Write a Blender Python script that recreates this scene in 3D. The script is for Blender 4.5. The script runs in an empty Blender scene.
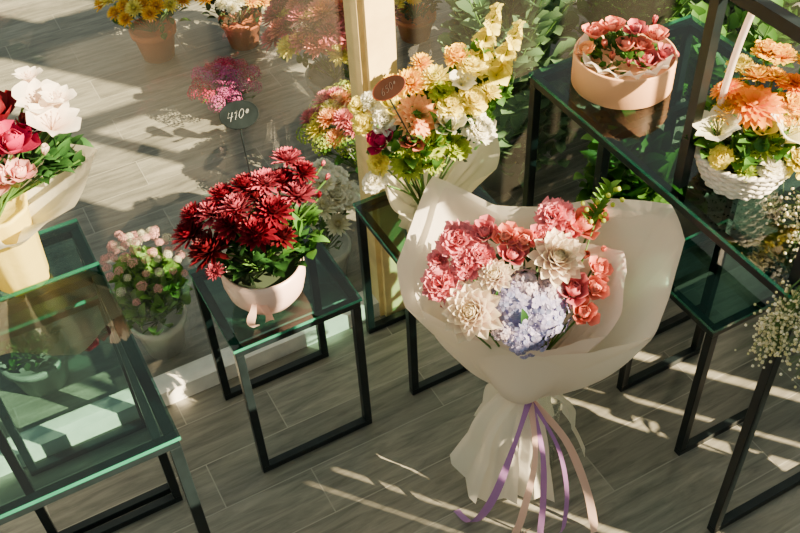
import bpy, math, random
from mathutils import Vector as V, Matrix
random.seed(7)
PI=math.pi
col=bpy.context.scene.collection
# ---------------------------------------------------------------- materials
def newmat(name):
    m=bpy.data.materials.new(name);m.use_nodes=True
    nt=m.node_tree;nt.nodes.clear()
    out=nt.nodes.new('ShaderNodeOutputMaterial')
    return m,nt,out
def N(nt,t,**k):
    n=nt.nodes.new(t)
    for a,b in k.items():
        if a in n.inputs.keys(): n.inputs[a].default_value=b
        else: setattr(n,a,b)
    return n
def c4(c): return (c[0],c[1],c[2],1)
def solid(name,c,rough=.5,metal=0,noise=.12,scale=20,bump=0,spec=.5,coat=0):
    m,nt,out=newmat(name)
    b=N(nt,'ShaderNodeBsdfPrincipled');b.inputs['Roughness'].default_value=rough;b.inputs['Metallic'].default_value=metal
    b.inputs['Specular IOR Level'].default_value=spec;b.inputs['Coat Weight'].default_value=coat
    tc=N(nt,'ShaderNodeTexCoord');nz=N(nt,'ShaderNodeTexNoise');nz.inputs['Scale'].default_value=scale;nz.inputs['Detail'].default_value=4
    nt.links.new(tc.outputs['Object'],nz.inputs['Vector'])
    r=N(nt,'ShaderNodeValToRGB');r.color_ramp.elements[0].position=.3;r.color_ramp.elements[1].position=.7
    r.color_ramp.elements[0].color=c4([x*(1-noise) for x in c]);r.color_ramp.elements[1].color=c4([min(1,x*(1+noise)) for x in c])
    nt.links.new(nz.outputs['Fac'],r.inputs['Fac']);nt.links.new(r.outputs['Color'],b.inputs['Base Color'])
    if bump:
        bp=N(nt,'ShaderNodeBump');bp.inputs['Strength'].default_value=bump;bp.inputs['Distance'].default_value=.01
        nt.links.new(nz.outputs['Fac'],bp.inputs['Height']);nt.links.new(bp.outputs['Normal'],b.inputs['Normal'])
    nt.links.new(b.outputs[0],out.inputs['Surface'])
    return m
def petalmat(name,base,tip,centre=None,transl=.35,var=.25,rough=.5):
    """colour runs from petal foot to petal tip, each petal slightly different"""
    m,nt,out=newmat(name)
    at=N(nt,'ShaderNodeAttribute',attribute_name='pc')
    sp=N(nt,'ShaderNodeSeparateColor');nt.links.new(at.outputs['Color'],sp.inputs[0])
    r=N(nt,'ShaderNodeValToRGB');e=r.color_ramp.elements
    e[0].position=.1;e[0].color=c4(base);e[1].position=.9;e[1].color=c4(tip)
    nt.links.new(sp.outputs[0],r.inputs['Fac'])
    src=r.outputs['Color']
    if centre:
        mx=N(nt,'ShaderNodeMix',data_type='RGBA')
        mr=N(nt,'ShaderNodeMapRange');mr.inputs['From Min'].default_value=.55;mr.inputs['From Max'].default_value=.95
        nt.links.new(sp.outputs[2],mr.inputs['Value']);nt.links.new(mr.outputs[0],mx.inputs['Factor'])
        nt.links.new(src,mx.inputs['A']);mx.inputs['B'].default_value=c4(centre);src=mx.outputs['Result']
    hv=N(nt,'ShaderNodeHueSaturation')
    mr2=N(nt,'ShaderNodeMapRange');mr2.inputs['To Min'].default_value=1-var;mr2.inputs['To Max'].default_value=1+var
    nt.links.new(sp.outputs[1],mr2.inputs['Value']);nt.links.new(mr2.outputs[0],hv.inputs['Value']);nt.links.new(src,hv.inputs['Color'])
    b=N(nt,'ShaderNodeBsdfPrincipled');b.inputs['Roughness'].default_value=rough;b.inputs['Specular IOR Level'].default_value=.3
    t=N(nt,'ShaderNodeBsdfTranslucent');ms=N(nt,'ShaderNodeMixShader');ms.inputs[0].default_value=transl
    nt.links.new(hv.outputs[0],b.inputs['Base Color']);nt.links.new(hv.outputs[0],t.inputs['Color'])
    nt.links.new(b.outputs[0],ms.inputs[1]);nt.links.new(t.outputs[0],ms.inputs[2]);nt.links.new(ms.outputs[0],out.inputs['Surface'])
    return m
def papermat(name,c,transl=.45,clear=0.,rough=.6):
    m,nt,out=newmat(name)
    tc=N(nt,'ShaderNodeTexCoord');nz=N(nt,'ShaderNodeTexNoise');nz.inputs['Scale'].default_value=9;nz.inputs['Detail'].default_value=6
    nt.links.new(tc.outputs['Object'],nz.inputs['Vector'])
    bp=N(nt,'ShaderNodeBump');bp.inputs['Strength'].default_value=.35;bp.inputs['Distance'].default_value=.02
    nt.links.new(nz.outputs['Fac'],bp.inputs['Height'])
    b=N(nt,'ShaderNodeBsdfPrincipled');b.inputs['Base Color'].default_value=c4(c);b.inputs['Roughness'].default_value=rough
    t=N(nt,'ShaderNodeBsdfTranslucent');t.inputs['Color'].default_value=c4(c)
    nt.links.new(bp.outputs[0],b.inputs['Normal'])
    ms=N(nt,'ShaderNodeMixShader');ms.inputs[0].default_value=transl
    nt.links.new(b.outputs[0],ms.inputs[1]);nt.links.new(t.outputs[0],ms.inputs[2])
    last=ms
    if clear:
        tr=N(nt,'ShaderNodeBsdfTransparent');m2=N(nt,'ShaderNodeMixShader');m2.inputs[0].default_value=clear
        nt.links.new(ms.outputs[0],m2.inputs[1]);nt.links.new(tr.outputs[0],m2.inputs[2]);last=m2
    nt.links.new(last.outputs[0],out.inputs['Surface'])
    return m
def glassmat(name,tint,ior=1.5,rough=.0,boost=1.,veil=0,dcol=(.9,.88,.8)):
    m,nt,out=newmat(name)
    fr=N(nt,'ShaderNodeFresnel');fr.inputs['IOR'].default_value=ior
    mu=N(nt,'ShaderNodeMath',operation='MULTIPLY');mu.inputs[1].default_value=boost;mu.use_clamp=True
    ge=N(nt,'ShaderNodeNewGeometry');inv=N(nt,'ShaderNodeMath',operation='SUBTRACT');inv.inputs[0].default_value=1
    nt.links.new(ge.outputs['Backfacing'],inv.inputs[1])
    m3=N(nt,'ShaderNodeMath',operation='MULTIPLY');nt.links.new(inv.outputs[0],m3.inputs[1])
    tr=N(nt,'ShaderNodeBsdfTransparent');tr.inputs['Color'].default_value=c4([x**.5 for x in tint])
    gl=N(nt,'ShaderNodeBsdfGlossy');gl.inputs['Roughness'].default_value=rough;gl.inputs['Color'].default_value=(1,1,1,1)
    ms=N(nt,'ShaderNodeMixShader')
    nt.links.new(fr.outputs[0],mu.inputs[0]);nt.links.new(mu.outputs[0],m3.inputs[0]);nt.links.new(m3.outputs[0],ms.inputs[0])
    nt.links.new(tr.outputs[0],ms.inputs[1]);nt.links.new(gl.outputs[0],ms.inputs[2])
    last=ms
    if veil:  # patchy diffuse layer over the glass; on the window it paints haze
        tc=N(nt,'ShaderNodeTexCoord');mp=N(nt,'ShaderNodeMapping');mp.inputs['Scale'].default_value=(1.5,1.5,.6);nz=N(nt,'ShaderNodeTexNoise');nz.inputs['Scale'].default_value=2.2;nz.inputs['Detail'].default_value=5
        nt.links.new(tc.outputs['Object'],mp.inputs[0]);nt.links.new(mp.outputs[0],nz.inputs['Vector'])
        mr=N(nt,'ShaderNodeMapRange');mr.inputs['From Min'].default_value=.35;mr.inputs['From Max'].default_value=.7;mr.inputs['To Min'].default_value=veil*.3;mr.inputs['To Max'].default_value=veil*1.5
        nt.links.new(nz.outputs['Fac'],mr.inputs['Value'])
        df=N(nt,'ShaderNodeBsdfDiffuse');df.inputs['Color'].default_value=c4(dcol);m5=N(nt,'ShaderNodeMixShader')
        nt.links.new(mr.outputs[0],m5.inputs[0]);nt.links.new(ms.outputs[0],m5.inputs[1]);nt.links.new(df.outputs[0],m5.inputs[2]);last=m5
    nt.links.new(last.outputs[0],out.inputs['Surface'])
    return m
def floormat():
    m,nt,out=newmat('wood_look_tile')
    tc=N(nt,'ShaderNodeTexCoord')
    mp=N(nt,'ShaderNodeMapping');mp.inputs['Location'].default_value=(.22,.07,0)
    nt.links.new(tc.outputs['Object'],mp.inputs['Vector'])
    br=N(nt,'ShaderNodeTexBrick');br.offset=.37;br.inputs['Scale'].default_value=1
    br.inputs['Brick Width'].default_value=.62;br.inputs['Row Height'].default_value=.145
    br.inputs['Mortar Size'].default_value=.0018;br.inputs['Mortar Smooth'].default_value=.2
    br.inputs['Color1'].default_value=(0,0,0,1);br.inputs['Color2'].default_value=(1,1,1,1);br.inputs['Mortar'].default_value=(.5,.5,.5,1)
    nt.links.new(mp.outputs[0],br.inputs['Vector'])
    m2=N(nt,'ShaderNodeMapping');m2.inputs['Scale'].default_value=(3.5,26,1)
    nt.links.new(tc.outputs['Object'],m2.inputs['Vector'])
    n1=N(nt,'ShaderNodeTexNoise');n1.inputs['Scale'].default_value=1.6;n1.inputs['Detail'].default_value=8;n1.inputs['Roughness'].default_value=.65;n1.inputs['Distortion'].default_value=.6
    nt.links.new(m2.outputs[0],n1.inputs['Vector'])
    r=N(nt,'ShaderNodeValToRGB');r.color_ramp.elements[0].position=.3;r.color_ramp.elements[0].color=(.088,.087,.074,1)
    r.color_ramp.elements[1].position=.72;r.color_ramp.elements[1].color=(.28,.268,.222,1)
    nt.links.new(n1.outputs['Fac'],r.inputs['Fac'])
    hv=N(nt,'ShaderNodeHueSaturation');mr=N(nt,'ShaderNodeMapRange');mr.inputs['To Min'].default_value=.78;mr.inputs['To Max'].default_value=1.22
    nt.links.new(br.outputs['Color'],mr.inputs['Value']);nt.links.new(mr.outputs[0],hv.inputs['Value']);nt.links.new(r.outputs['Color'],hv.inputs['Color'])
    mx=N(nt,'ShaderNodeMix',data_type='RGBA');mx.inputs['B'].default_value=(.28,.27,.23,1)
    nt.links.new(br.outputs['Fac'],mx.inputs['Factor']);nt.links.new(hv.outputs[0],mx.inputs['A'])
    b=N(nt,'ShaderNodeBsdfPrincipled');b.inputs['Roughness'].default_value=.42
    nt.links.new(mx.outputs['Result'],b.inputs['Base Color'])
    bp=N(nt,'ShaderNodeBump');bp.inputs['Strength'].default_value=.5;bp.inputs['Distance'].default_value=.003;bp.invert=True
    nt.links.new(br.outputs['Fac'],bp.inputs['Height']);nt.links.new(bp.outputs[0],b.inputs['Normal'])
    nt.links.new(b.outputs[0],out.inputs['Surface'])
    return m
M_floor=floormat()
M_black=solid('black_painted_steel',(.007,.012,.014),.35,.1,.3,30,spec=.35)
M_glass=glassmat('green_tinted_glass',(.15,.34,.30),1.5,.0,1.0)
M_edge=glassmat('green_glass_edge',(.12,.5,.4),1.5,.08,1.6,.30,(.08,.68,.44))
M_window=glassmat('window_glass',(.96,.98,.96),1.45,.0,1.2,.009,(.95,.88,.75))  # warm haze painted thinly into the pane
M_clear=glassmat('clear_glass',(.9,.95,.93),1.45,.0,1.6,.03)
M_white=solid('white_window_frame',(.84,.82,.76),.5)
M_pillar=solid('cream_frame',(.92,.68,.30),.5)
M_wall=solid('plaster',(.6,.57,.5),.8)
M_wrap=papermat('cream_wrapping_paper',(.98,.93,.84),.6)
M_wrap2=papermat('warm_white_wrapping_paper',(.95,.90,.82),.58)
M_wrapy=papermat('pale_yellow_wrapping_paper',(.96,.92,.74),.55)
M_wrapp=papermat('blush_wrapping_paper',(.95,.83,.76),.45)
M_film=papermat('clear_film',(.92,.93,.90),.4,.90,.1)
M_rib=petalmat('lilac_ribbon',(.36,.17,.46),(.44,.23,.54),None,.3,.1)
M_ribp=petalmat('blush_ribbon',(.82,.54,.46),(.86,.60,.52),None,.4,.1)
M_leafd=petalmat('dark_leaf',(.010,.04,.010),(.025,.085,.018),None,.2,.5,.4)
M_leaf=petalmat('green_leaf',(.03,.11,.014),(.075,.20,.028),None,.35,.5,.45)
M_leafl=petalmat('light_green_leaf',(.07,.2,.02),(.17,.36,.05),None,.4,.4,.45)
M_leafe=petalmat('eucalyptus_leaf',(.05,.12,.055),(.12,.22,.10),None,.3,.4)
M_stem=solid('stem_green',(.07,.17,.03),.5)
M_red=petalmat('crimson_petal',(.07,.0,.005),(.17,.002,.013),(.035,.0,.004),.18,.5)
M_redd=petalmat('oxblood_petal',(.035,.0,.002),(.08,.001,.005),(.02,0,.002),.1,.4)
M_redp=petalmat('crimson_petal_pale_tip',(.11,.001,.009),(.42,.06,.10),(.06,0,.006),.22,.5)
M_pink=petalmat('dusty_pink_petal',(.38,.05,.09),(.80,.26,.32),None,.32,.25)
M_salm=petalmat('peach_pink_petal',(.42,.06,.045),(.84,.28,.21),(.46,.05,.04),.28,.3)  # dark petal foot paints shade between the rose petals for depth
M_rose=petalmat('rose_pink_petal',(.34,.035,.07),(.78,.21,.25),(.40,.035,.06),.28,.3)
M_cream=petalmat('cream_lilac_petal',(.58,.36,.46),(.92,.84,.66),(.66,.55,.34),.33,.12)
M_hyd=petalmat('blue_lilac_petal',(.30,.28,.50),(.45,.42,.64),(.24,.30,.56),.3,.35)
M_hydc=petalmat('grey_mauve_floret',(.48,.38,.46),(.62,.52,.58),(.36,.34,.5),.3,.35)
M_mag=petalmat('magenta_petal',(.25,.003,.04),(.52,.012,.10),(.2,0,.03),.3,.3)
M_lily=petalmat('cream_lily_petal',(.88,.70,.60),(.96,.91,.82),None,.45,.1)
M_yel=petalmat('yellow_petal',(.75,.32,.003),(.96,.64,.01),(.6,.25,.003),.35,.2)
M_pyel=petalmat('pale_yellow_petal',(.72,.62,.03),(.94,.85,.18),(.5,.48,.03),.4,.2)
M_grn=petalmat('lime_petal',(.18,.34,.02),(.52,.62,.08),(.18,.34,.02),.35,.2)
M_org=petalmat('orange_petal',(.75,.14,.002),(.95,.40,.015),(.7,.2,.005),.35,.2)
M_peach=petalmat('peach_petal',(.78,.22,.06),(.95,.50,.2),(.7,.4,.03),.35,.2)
M_wht=petalmat('white_petal',(.80,.76,.45),(.95,.93,.82),(.7,.6,.15),.4,.1)
M_kal=petalmat('pale_pink_petal',(.75,.25,.28),(.90,.55,.50),None,.35,.3)
M_pur=petalmat('heather_petal',(.3,.02,.16),(.6,.10,.32),None,.3,.4)
M_pot=solid('blush_ceramic',(.82,.58,.52),.35,0,.05,8)
M_terra=solid('terracotta',(.5,.14,.045),.7,0,.15,15)
M_box=solid('tan_peach_card_box',(.76,.41,.22),.5,0,.04,6)
M_bask=solid('white_wicker',(.82,.78,.70),.6,0,.2,70,.3)
M_vasey=papermat('yellow_vase_paper',(.86,.74,.2),.4)
M_slate=solid('chalkboard',(.008,.012,.013),.8,0,.3,25,spec=.05)
M_brown=solid('russet_tag',(.022,.009,.006),.7,0,.2,25,spec=.03)
M_russet=solid('russet_rim',(.16,.035,.015),.6,0,.2,25,spec=.1)
M_chalk=solid('chalk_writing',(.32,.34,.33),.9)
M_chalkf=solid('faint_chalk_writing',(.038,.025,.02),.9)
M_soil=solid('floral_foam',(.02,.035,.015),.9)
M_grey=solid('grey_pot',(.22,.24,.22),.6)
M_pale=solid('pale_plastic_pot',(.6,.6,.55),.5)
# ---------------------------------------------------------------- mesh building
class MB:
    def __init__(s): s.v=[];s.f=[];s.c=[];s.m=[]
    def grid(s,rows,cols=None,closed=False,mi=0):
        b=len(s.v);n=len(rows[0])
        for i,r in enumerate(rows):
            for j,p in enumerate(r):
                s.v.append(tuple(p)); s.c.append(cols[i][j] if cols else (.5,.5,0,1))
        for i in range(len(rows)-1):
            for j in range(n if closed else n-1):
                k=(j+1)%n
                s.f.append((b+i*n+j,b+i*n+k,b+(i+1)*n+k,b+(i+1)*n+j));s.m.append(mi)
    def tube(s,pts,r,seg=6,mi=0,cc=(.5,.5,0,1)):
        rows=[]
        for i,p in enumerate(pts):
            p=V(p);a=V(pts[max(0,i-1)]);b=V(pts[min(len(pts)-1,i+1)]);d=(b-a).normalized()
            u=d.orthogonal().normalized();w=d.cross(u)
            rr=r[i] if isinstance(r,(list,tuple)) else r
            rows.append([p+u*rr*math.cos(2*PI*k/seg)+w*rr*math.sin(2*PI*k/seg) for k in range(seg)])
        for i in range(1,len(rows)):
            best=min(range(seg),key=lambda k:(rows[i][k]-rows[i-1][0]).length)
            rows[i]=rows[i][best:]+rows[i][:best]
        s.grid(rows,[[cc]*seg for _ in rows],True,mi)
    def blob(s,c,r,mi=0,cc=(.5,.5,0,1),seg=6,rings=4,sz=1):
        c=V(c);rows=[]
        for i in range(rings+1):
            a=PI*i/rings
            rows.append([c+V((r*math.sin(a)*math.cos(2*PI*j/seg),r*math.sin(a)*math.sin(2*PI*j/seg),-r*sz*math.cos(a))) for j in range(seg)])
        s.grid(rows,[[cc]*seg for _ in rows],True,mi)
    def box(s,a,b,mi=0,bev=0):
        x0,y0,z0=a;x1,y1,z1=b;k=len(s.v)
        for z in (z0,z1):
            for x,y in ((x0,y0),(x1,y0),(x1,y1),(x0,y1)): s.v.append((x,y,z));s.c.append((.5,.5,0,1))
        for f in ((0,3,2,1),(4,5,6,7),(0,1,5,4),(1,2,6,5),(2,3,7,6),(3,0,4,7)): s.f.append(tuple(k+i for i in f));s.m.append(mi)
    def mesh(s,name,mats,smooth=True):
        me=bpy.data.meshes.new(name);me.from_pydata(s.v,[],s.f)
        at=me.color_attributes.new('pc','FLOAT_COLOR','POINT')
        flat=[x for c in s.c for x in c];at.data.foreach_set('color',flat)
        for m in (mats if isinstance(mats,(list,tuple)) else [mats]): me.materials.append(m)
        me.polygons.foreach_set('material_index',s.m)
        me.polygons.foreach_set('use_smooth',[smooth]*len(s.f));me.update()
        return me
def frame_of(n):
    n=V(n).normalized();u=n.orthogonal().normalized();w=n.cross(u);return u,w,n
def petal(mb,L,W,az,tilt,curl,cup,r0=0,prof='round',nt=5,ns=2,layer=0,o=V((0,0,0)),frill=0,rot=None,z0=0,mi=0,rnd=None):
    rnd=random.random() if rnd is None else rnd
    ca,sa=math.cos(az),math.sin(az);rows=[];cols=[]
    x,z=r0,z0
    for i in range(nt+1):
        t=i/nt;th=tilt+curl*t
        if i: x+=math.cos(th)*L/nt;z+=math.sin(th)*L/nt
        if prof=='round': w=W*(.25+.75*math.sin(PI*min(1,t*.62+.02)))*(1 if t<.8 else math.sqrt(max(0.02,1-((t-.8)/.2)**2)))
        elif prof=='point': w=W*(math.sin(PI*(t**.8)*.97+.03)*.95+.05*(1-t))
        elif prof=='leaf': w=W*math.sin(PI*(t**.75))+.0004
        else: w=W*(.15+.85*t**.8)
        r=[];c=[]
        for j in range(-ns,ns+1):
            s=j/ns
            nx,nz=-math.sin(th),math.cos(th)
            off=cup*s*s*w
            if frill and t>.4: off+=frill*L*(t-.4)*random.uniform(-1,1)
            ex=frill*L*.6*random.uniform(-1,.6) if (frill and i==nt) else 0
            px=x+nx*off+math.cos(th)*ex;pz=z+nz*off+math.sin(th)*ex;py=s*w
            p=V((px*ca-py*sa,px*sa+py*ca,pz))
            if rot is not None:p=rot@p
            r.append(o+p);c.append((t,rnd,layer,1))
        rows.append(r);cols.append(c)
    mb.grid(rows,cols,False,mi)
GA=2.39996
def flower(kind,mat,seed=0):
    random.seed(seed);mb=MB()
    if kind=='mum':
        n=95
        for i in range(n):
            q=i/(n-1);petal(mb,1-.62*q**1.3,.115,i*GA,math.radians(-12+95*q)+random.uniform(-.1,.1),.35+.3*q,.55,.03,'round',4,1,q,z0=.12*q)
    elif kind=='dahlia':
        n=74
        for i in range(n):
            q=i/(n-1);petal(mb,1.0-.52*q**1.1,.20-.06*q,i*GA,math.radians(0+86*q),.40+.25*q,.6,.04,'round',5,2,q*.95,z0=.02+.24*q)
    elif kind=='carn':
        n=60
        for i in range(n):
            q=i/(n-1);petal(mb,1-.35*q+random.uniform(-.1,.05),.3,i*GA,math.radians(2+80*q)+random.uniform(-.2,.2),random.uniform(-.3,.5),.15,.02,'fan',4,2,q*.5,frill=.22,z0=.1*q)
    elif kind=='rose':
        n=24
        for i in range(n):
            q=i/(n-1)
            petal(mb,1.0-.30*q,.50-.30*q,i*GA,math.radians(24+62*q**.6),(.95 if i>5 else .25)+.3*q,.5+.25*q,.30*(1-q)+.02,'round',6,3,q,z0=-.05+.10*q)
    elif kind=='daisy':
        for k,(n,L,ti) in enumerate(((22,1,0),(20,.86,.25),(16,.65,.5),(12,.45,.8))):
            for i in range(n): petal(mb,L*random.uniform(.93,1.05),.13,2*PI*i/n+k*.15,ti+random.uniform(-.08,.08),-.2,.3,.08,'round',4,1,k*.2,z0=.03*k)
        mb.blob((0,0,.1),.17,cc=(.2,.5,1,1),seg=10,rings=5,sz=.7)
    elif kind=='lily':
        for i in range(6): petal(mb,1.1,.46 if i%2 else .38,i*PI/3,math.radians(62),-.75,.25,.03,'round' if i%2 else 'point',8,3,0,frill=.03)
        for i in range(6):
            a=i*PI/3+.4;mb.tube([(0,0,0),(.08*math.cos(a),.08*math.sin(a),.4),(.2*math.cos(a),.2*math.sin(a),.65)],.015,4,cc=(.0,.3,0,1));mb.blob((.2*math.cos(a),.2*math.sin(a),.66),.04,cc=(0,.1,.9,1))
    elif kind=='hyd':
        n=95
        for i in range(n):
            z=1-i/n*.98;r=math.sqrt(1-z*z);a=i*GA;nn=V((r*math.cos(a),r*math.sin(a),z))
            nn=(nn+V((random.uniform(-.35,.35),random.uniform(-.35,.35),random.uniform(-.1,.15)))).normalized()
            u,w,k=frame_of(nn);rot=Matrix((u,w,k)).transposed();sp=random.random()*2;g=random.random()
            c=V((r*math.cos(a),r*math.sin(a),z*.75))*random.uniform(.76,1.0)
            for q in range(4): petal(mb,.165,.098,sp+q*PI/2,.12,-.35,.25,.012,'round',4,1,random.choice((0,0,.8)),c,rot=rot,rnd=g)
            mb.blob(c+nn*.015,.018,cc=(1,1,0,1),seg=5,rings=3)
        mb.blob((0,0,0),.70,cc=(0,.0,.9,1),seg=16,rings=10,sz=.72)
    elif kind=='dome':
        n=60
        for i in range(n):
            z=1-i/n*.9;r=math.sqrt(1-z*z);a=i*GA;nn=V((r*math.cos(a),r*math.sin(a),z));u,w,k=frame_of(nn)
            rot=Matrix((u,w,k)).transposed();g=random.random();c=nn*random.uniform(.75,1.0)
            for q in range(5): petal(mb,.15,.06,q*PI*.4,.5,-.3,.3,.0,'round',2,1,0,c,rot=rot,rnd=g)
    elif kind=='bud':
        for i in range(7): petal(mb,1.4,.4,i*GA,math.radians(60),.6,.5,.05,'round',5,1,.3)
    elif kind=='spike':
        mb.tube([(0,0,0),(.01,0,.5),(.0,.01,1)],[.012,.01,.004],5,1)
        for i in range(14):
            z=.22+.75*i/14;s=.21*(1-.6*i/14);a=i*GA;nn=V((math.cos(a),math.sin(a),.7)).normalized()
            u,w,k=frame_of(nn);rot=Matrix((u,w,k)).transposed();c=V((0,0,z))
            for q in range(5): petal(mb,s,s*.38,q*PI*.4,math.radians(55),-.9,.3,.005,'round',4,1,0,c,rot=rot,frill=.12)
    return mb.mesh(kind+'_flower',[mat,M_stem])
FM={}
def F(kind,mat,var=0):
    k=(kind,mat.name,var)
    if k not in FM: FM[k]=flower(kind,mat,len(FM)*13+var)
    return FM[k]
# ---------------------------------------------------------------- objects
def link(o,parent=None):
    col.objects.link(o)
    if parent: o.parent=parent
    return o
def thing(name,loc,label,cat,group=None):
    e=bpy.data.objects.new(name,None);e.location=loc;e.empty_display_size=.05
    e['label']=label;e['category']=cat
    if group:e['group']=group
    return link(e)
def part(name,me,parent,M=None,label=None,kind=None):
    o=bpy.data.objects.new(name,me);link(o,parent)
    o.matrix_parent_inverse=Matrix.Translation(-V(parent.location))
    if M is not None:o.matrix_basis=M
    if label:o['label']=label
    if kind:o['kind']=kind
    return o
def solo(name,me,label=None,cat=None,kind=None,M=None):
    o=link(bpy.data.objects.new(name,me))
    if M is not None:o.matrix_world=M
    if label:o['label']=label;
    if cat:o['category']=cat
    if kind:o['kind']=kind
    return o
def TRS(loc,n,s,spin=0):
    u,w,k=frame_of(n)
    return Matrix.Translation(V(loc))@Matrix((u,w,k)).transposed().to_4x4()@Matrix.Rotation(spin,4,'Z')@Matrix.Scale(s,4)
E1=V((.8782,-.4782,0));E3=V((-.335,-.615,.714)).normalized();E2=E3.cross(E1).normalized();E1=E2.cross(E3)
KS={'carn':1.18,'rose':1.22,'mum':1.1,'hyd':1.1,'daisy':1.05,'dahlia':1.12}
def heads(parent,c,base,unit,items,bulge=.05,rho=.15,face=None,tilt=.5,rs=1):
    random.seed(len(items)*7+3);pts=[]
    for it in items:
        du,dv,r,kind,mat,name=it[:6];u=du*unit;v=dv*unit;w=bulge*(1-(u*u+v*v)/rho**2)+(it[6] if len(it)>6 else 0)
        p=V(c)+E1*u+E2*v+E3*w
        n=(p-V(base)).normalized()*(1-tilt)+(V(face) if face else V((0,0,1)))*tilt
        n=(n+V([random.uniform(-.18,.18) for _ in range(3)])).normalized()
        rr=r*unit*rs*KS.get(kind,1)
        part(name,F(kind,mat,random.randint(0,1)),parent,TRS(p-n*rr*.35,n,rr,random.random()*6));pts.append(p-n*rr*.4)
    return pts
def stems(parent,pts,base,mat=M_stem,r=.0025):
    mb=MB();b=V(base)
    for p in pts:
        q=b+V((random.uniform(-.012,.012),random.uniform(-.012,.012),0));m=(p*.5+q*.5)+V((0,0,.01))
        mb.tube([q,m,p],r,5)
    part('stems',mb.mesh('stems',mat),parent)
def leaf(mb,p,d,L,W,mi=0,curl=-.8,prof='leaf',up=None):
    d=V(d).normalized();up=V((0,0,1)) if up is None else up
    s=d.cross(up)
    if s.length<.05:s=V((1,0,0))
    s.normalize();n=s.cross(d)
    rot=Matrix((d,s,n)).transposed()
    petal(mb,L,W,0,.25,curl,.35,0,prof,5,1,0,V(p),rot=rot,mi=mi)
def foliage(name,parent,c,rad,n,L,W,mat,base=None,spread=1.,seed=1,prof='leaf',updir=.3,stem=False,label=None):
    random.seed(seed);mb=MB();c=V(c);rad=V(rad);b=V(base) if base else c-V((0,0,rad.z))
    for i in range(n):
        d=V([random.gauss(0,1) for _ in range(3)]).normalized();d.z=abs(d.z)*1.0-.25
        q=V((d.x*rad.x,d.y*rad.y,d.z*rad.z))*random.uniform(.55,1)
        p=c+q;dr=((p-b).normalized()*.7+V([random.uniform(-.6,.6) for _ in range(3)])*spread+V((0,0,updir))).normalized()
        l=L*random.uniform(.6,1.2);leaf(mb,p-dr*l*.5,dr,l,W*random.uniform(.7,1.2),curl=random.uniform(-1.2,.1),prof=prof)
        if stem and i%3==0: mb.tube([b,(b+p)*.5,p],.0018,4,1)
    return part(name,mb.mesh(name,[mat,M_stem]),parent,label=label)
def lathe(mb,prof,c,seg=40,mi=0,fn=None):
    rows=[]
    for i,(r,z) in enumerate(prof):
        rows.append([V((c[0]+(r+(fn(2*PI*j/seg,i) if fn else 0))*math.cos(2*PI*j/seg),c[1]+(r+(fn(2*PI*j/seg,i) if fn else 0))*math.sin(2*PI*j/seg),c[2]+z)) for j in range(seg)])
    mb.grid(rows,None,True,mi)
def crom(P,n,lin=0.):
    m=len(P);out=[]
    for k in range(n):
        f=k/n*m;i=int(f);t=f-i
        a,b,c,d=P[(i-1)%m],P[i%m],P[(i+1)%m],P[(i+2)%m]
        q=.5*((2*b)+(-a+c)*t+(2*a-5*b+4*c-d)*t*t+(-a+3*b-3*c+d)*t**3)
        out.append(q.lerp(b.lerp(c,t),lin))
    return out
def wrap(name,parent,G,rg,rim,mat,N_=120,T=14,bulge=.12,pleat=.012,npl=17,ruf=.006,seed=0,low=.25,lin=0.,keep=.3):
    random.seed(seed);R_=crom([V(p) for p in rim],N_,lin);G=V(G);c=sum(R_,V((0,0,0)))/N_;ax=(c-G).normalized()
    ph=[random.uniform(0,6) for _ in range(4)];rows=[]
    for i in range(T+1):
        t=i/T;row=[]
        for k,p in enumerate(R_):
            a=2*PI*k/N_;d=(p-c);d2=(d-ax*d.dot(ax)).normalized()
            g=G+d2*rg*(1+.3*math.sin(npl*a+ph[0]))
            q=g.lerp(p,t)+d2*(bulge*math.sin(PI*t)*.35)-ax*(bulge*math.sin(PI*t)*low)
            amp=pleat*math.sin(PI*min(1,t*1.2+.15))*(.6+.4*math.sin(3*a+ph[1])) if keep<.5 else pleat*(.35+.65*min(1,t*2))*(.6+.4*math.sin(3*a+ph[1]))
            s_=math.sin(npl*a+ph[0]+1.5*math.sin(2*a+ph[2]));s_=abs(s_)*2-1
            q+=d2*amp*s_*(1-t*(1-keep))
            q+=ax*ruf*t*t*math.sin(9*a+ph[3])+d2*ruf*1.5*t*t*math.sin(6*a+ph[1])
            row.append(q)
        rows.append(row)
    mb=MB();mb.grid(rows,None,True)
    return part(name,mb.mesh(name,mat),parent)
def ribbon(name,parent,pts,w,mat,side=(1,0,0),label=None,n=24):
    P=[V(p) for p in pts];Q=[]
    for k in range(n+1):
        f=k/n*(len(P)-1);i=min(int(f),len(P)-2);t=f-i
        a,b,c,d=P[max(i-1,0)],P[i],P[i+1],P[min(i+2,len(P)-1)]
        Q.append(.5*((2*b)+(-a+c)*t+(2*a-5*b+4*c-d)*t*t+(-a+3*b-3*c+d)*t**3))
    s=V(side).normalized();rows=[];cols=[]
    for k,q in enumerate(Q):
        tw=s*math.cos(.5*math.sin(k*.35))+V((0,.6,.5))*math.sin(.5*math.sin(k*.35))
        ww=w*(.5 if k else .3)
        rows.append([q-tw*ww,q,q+tw*ww]);cols.append([(k/n,.5,0,1)]*3)
    mb=MB();mb.grid(rows,cols);return part(name,mb.mesh(name,mat),parent,label=label)
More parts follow.
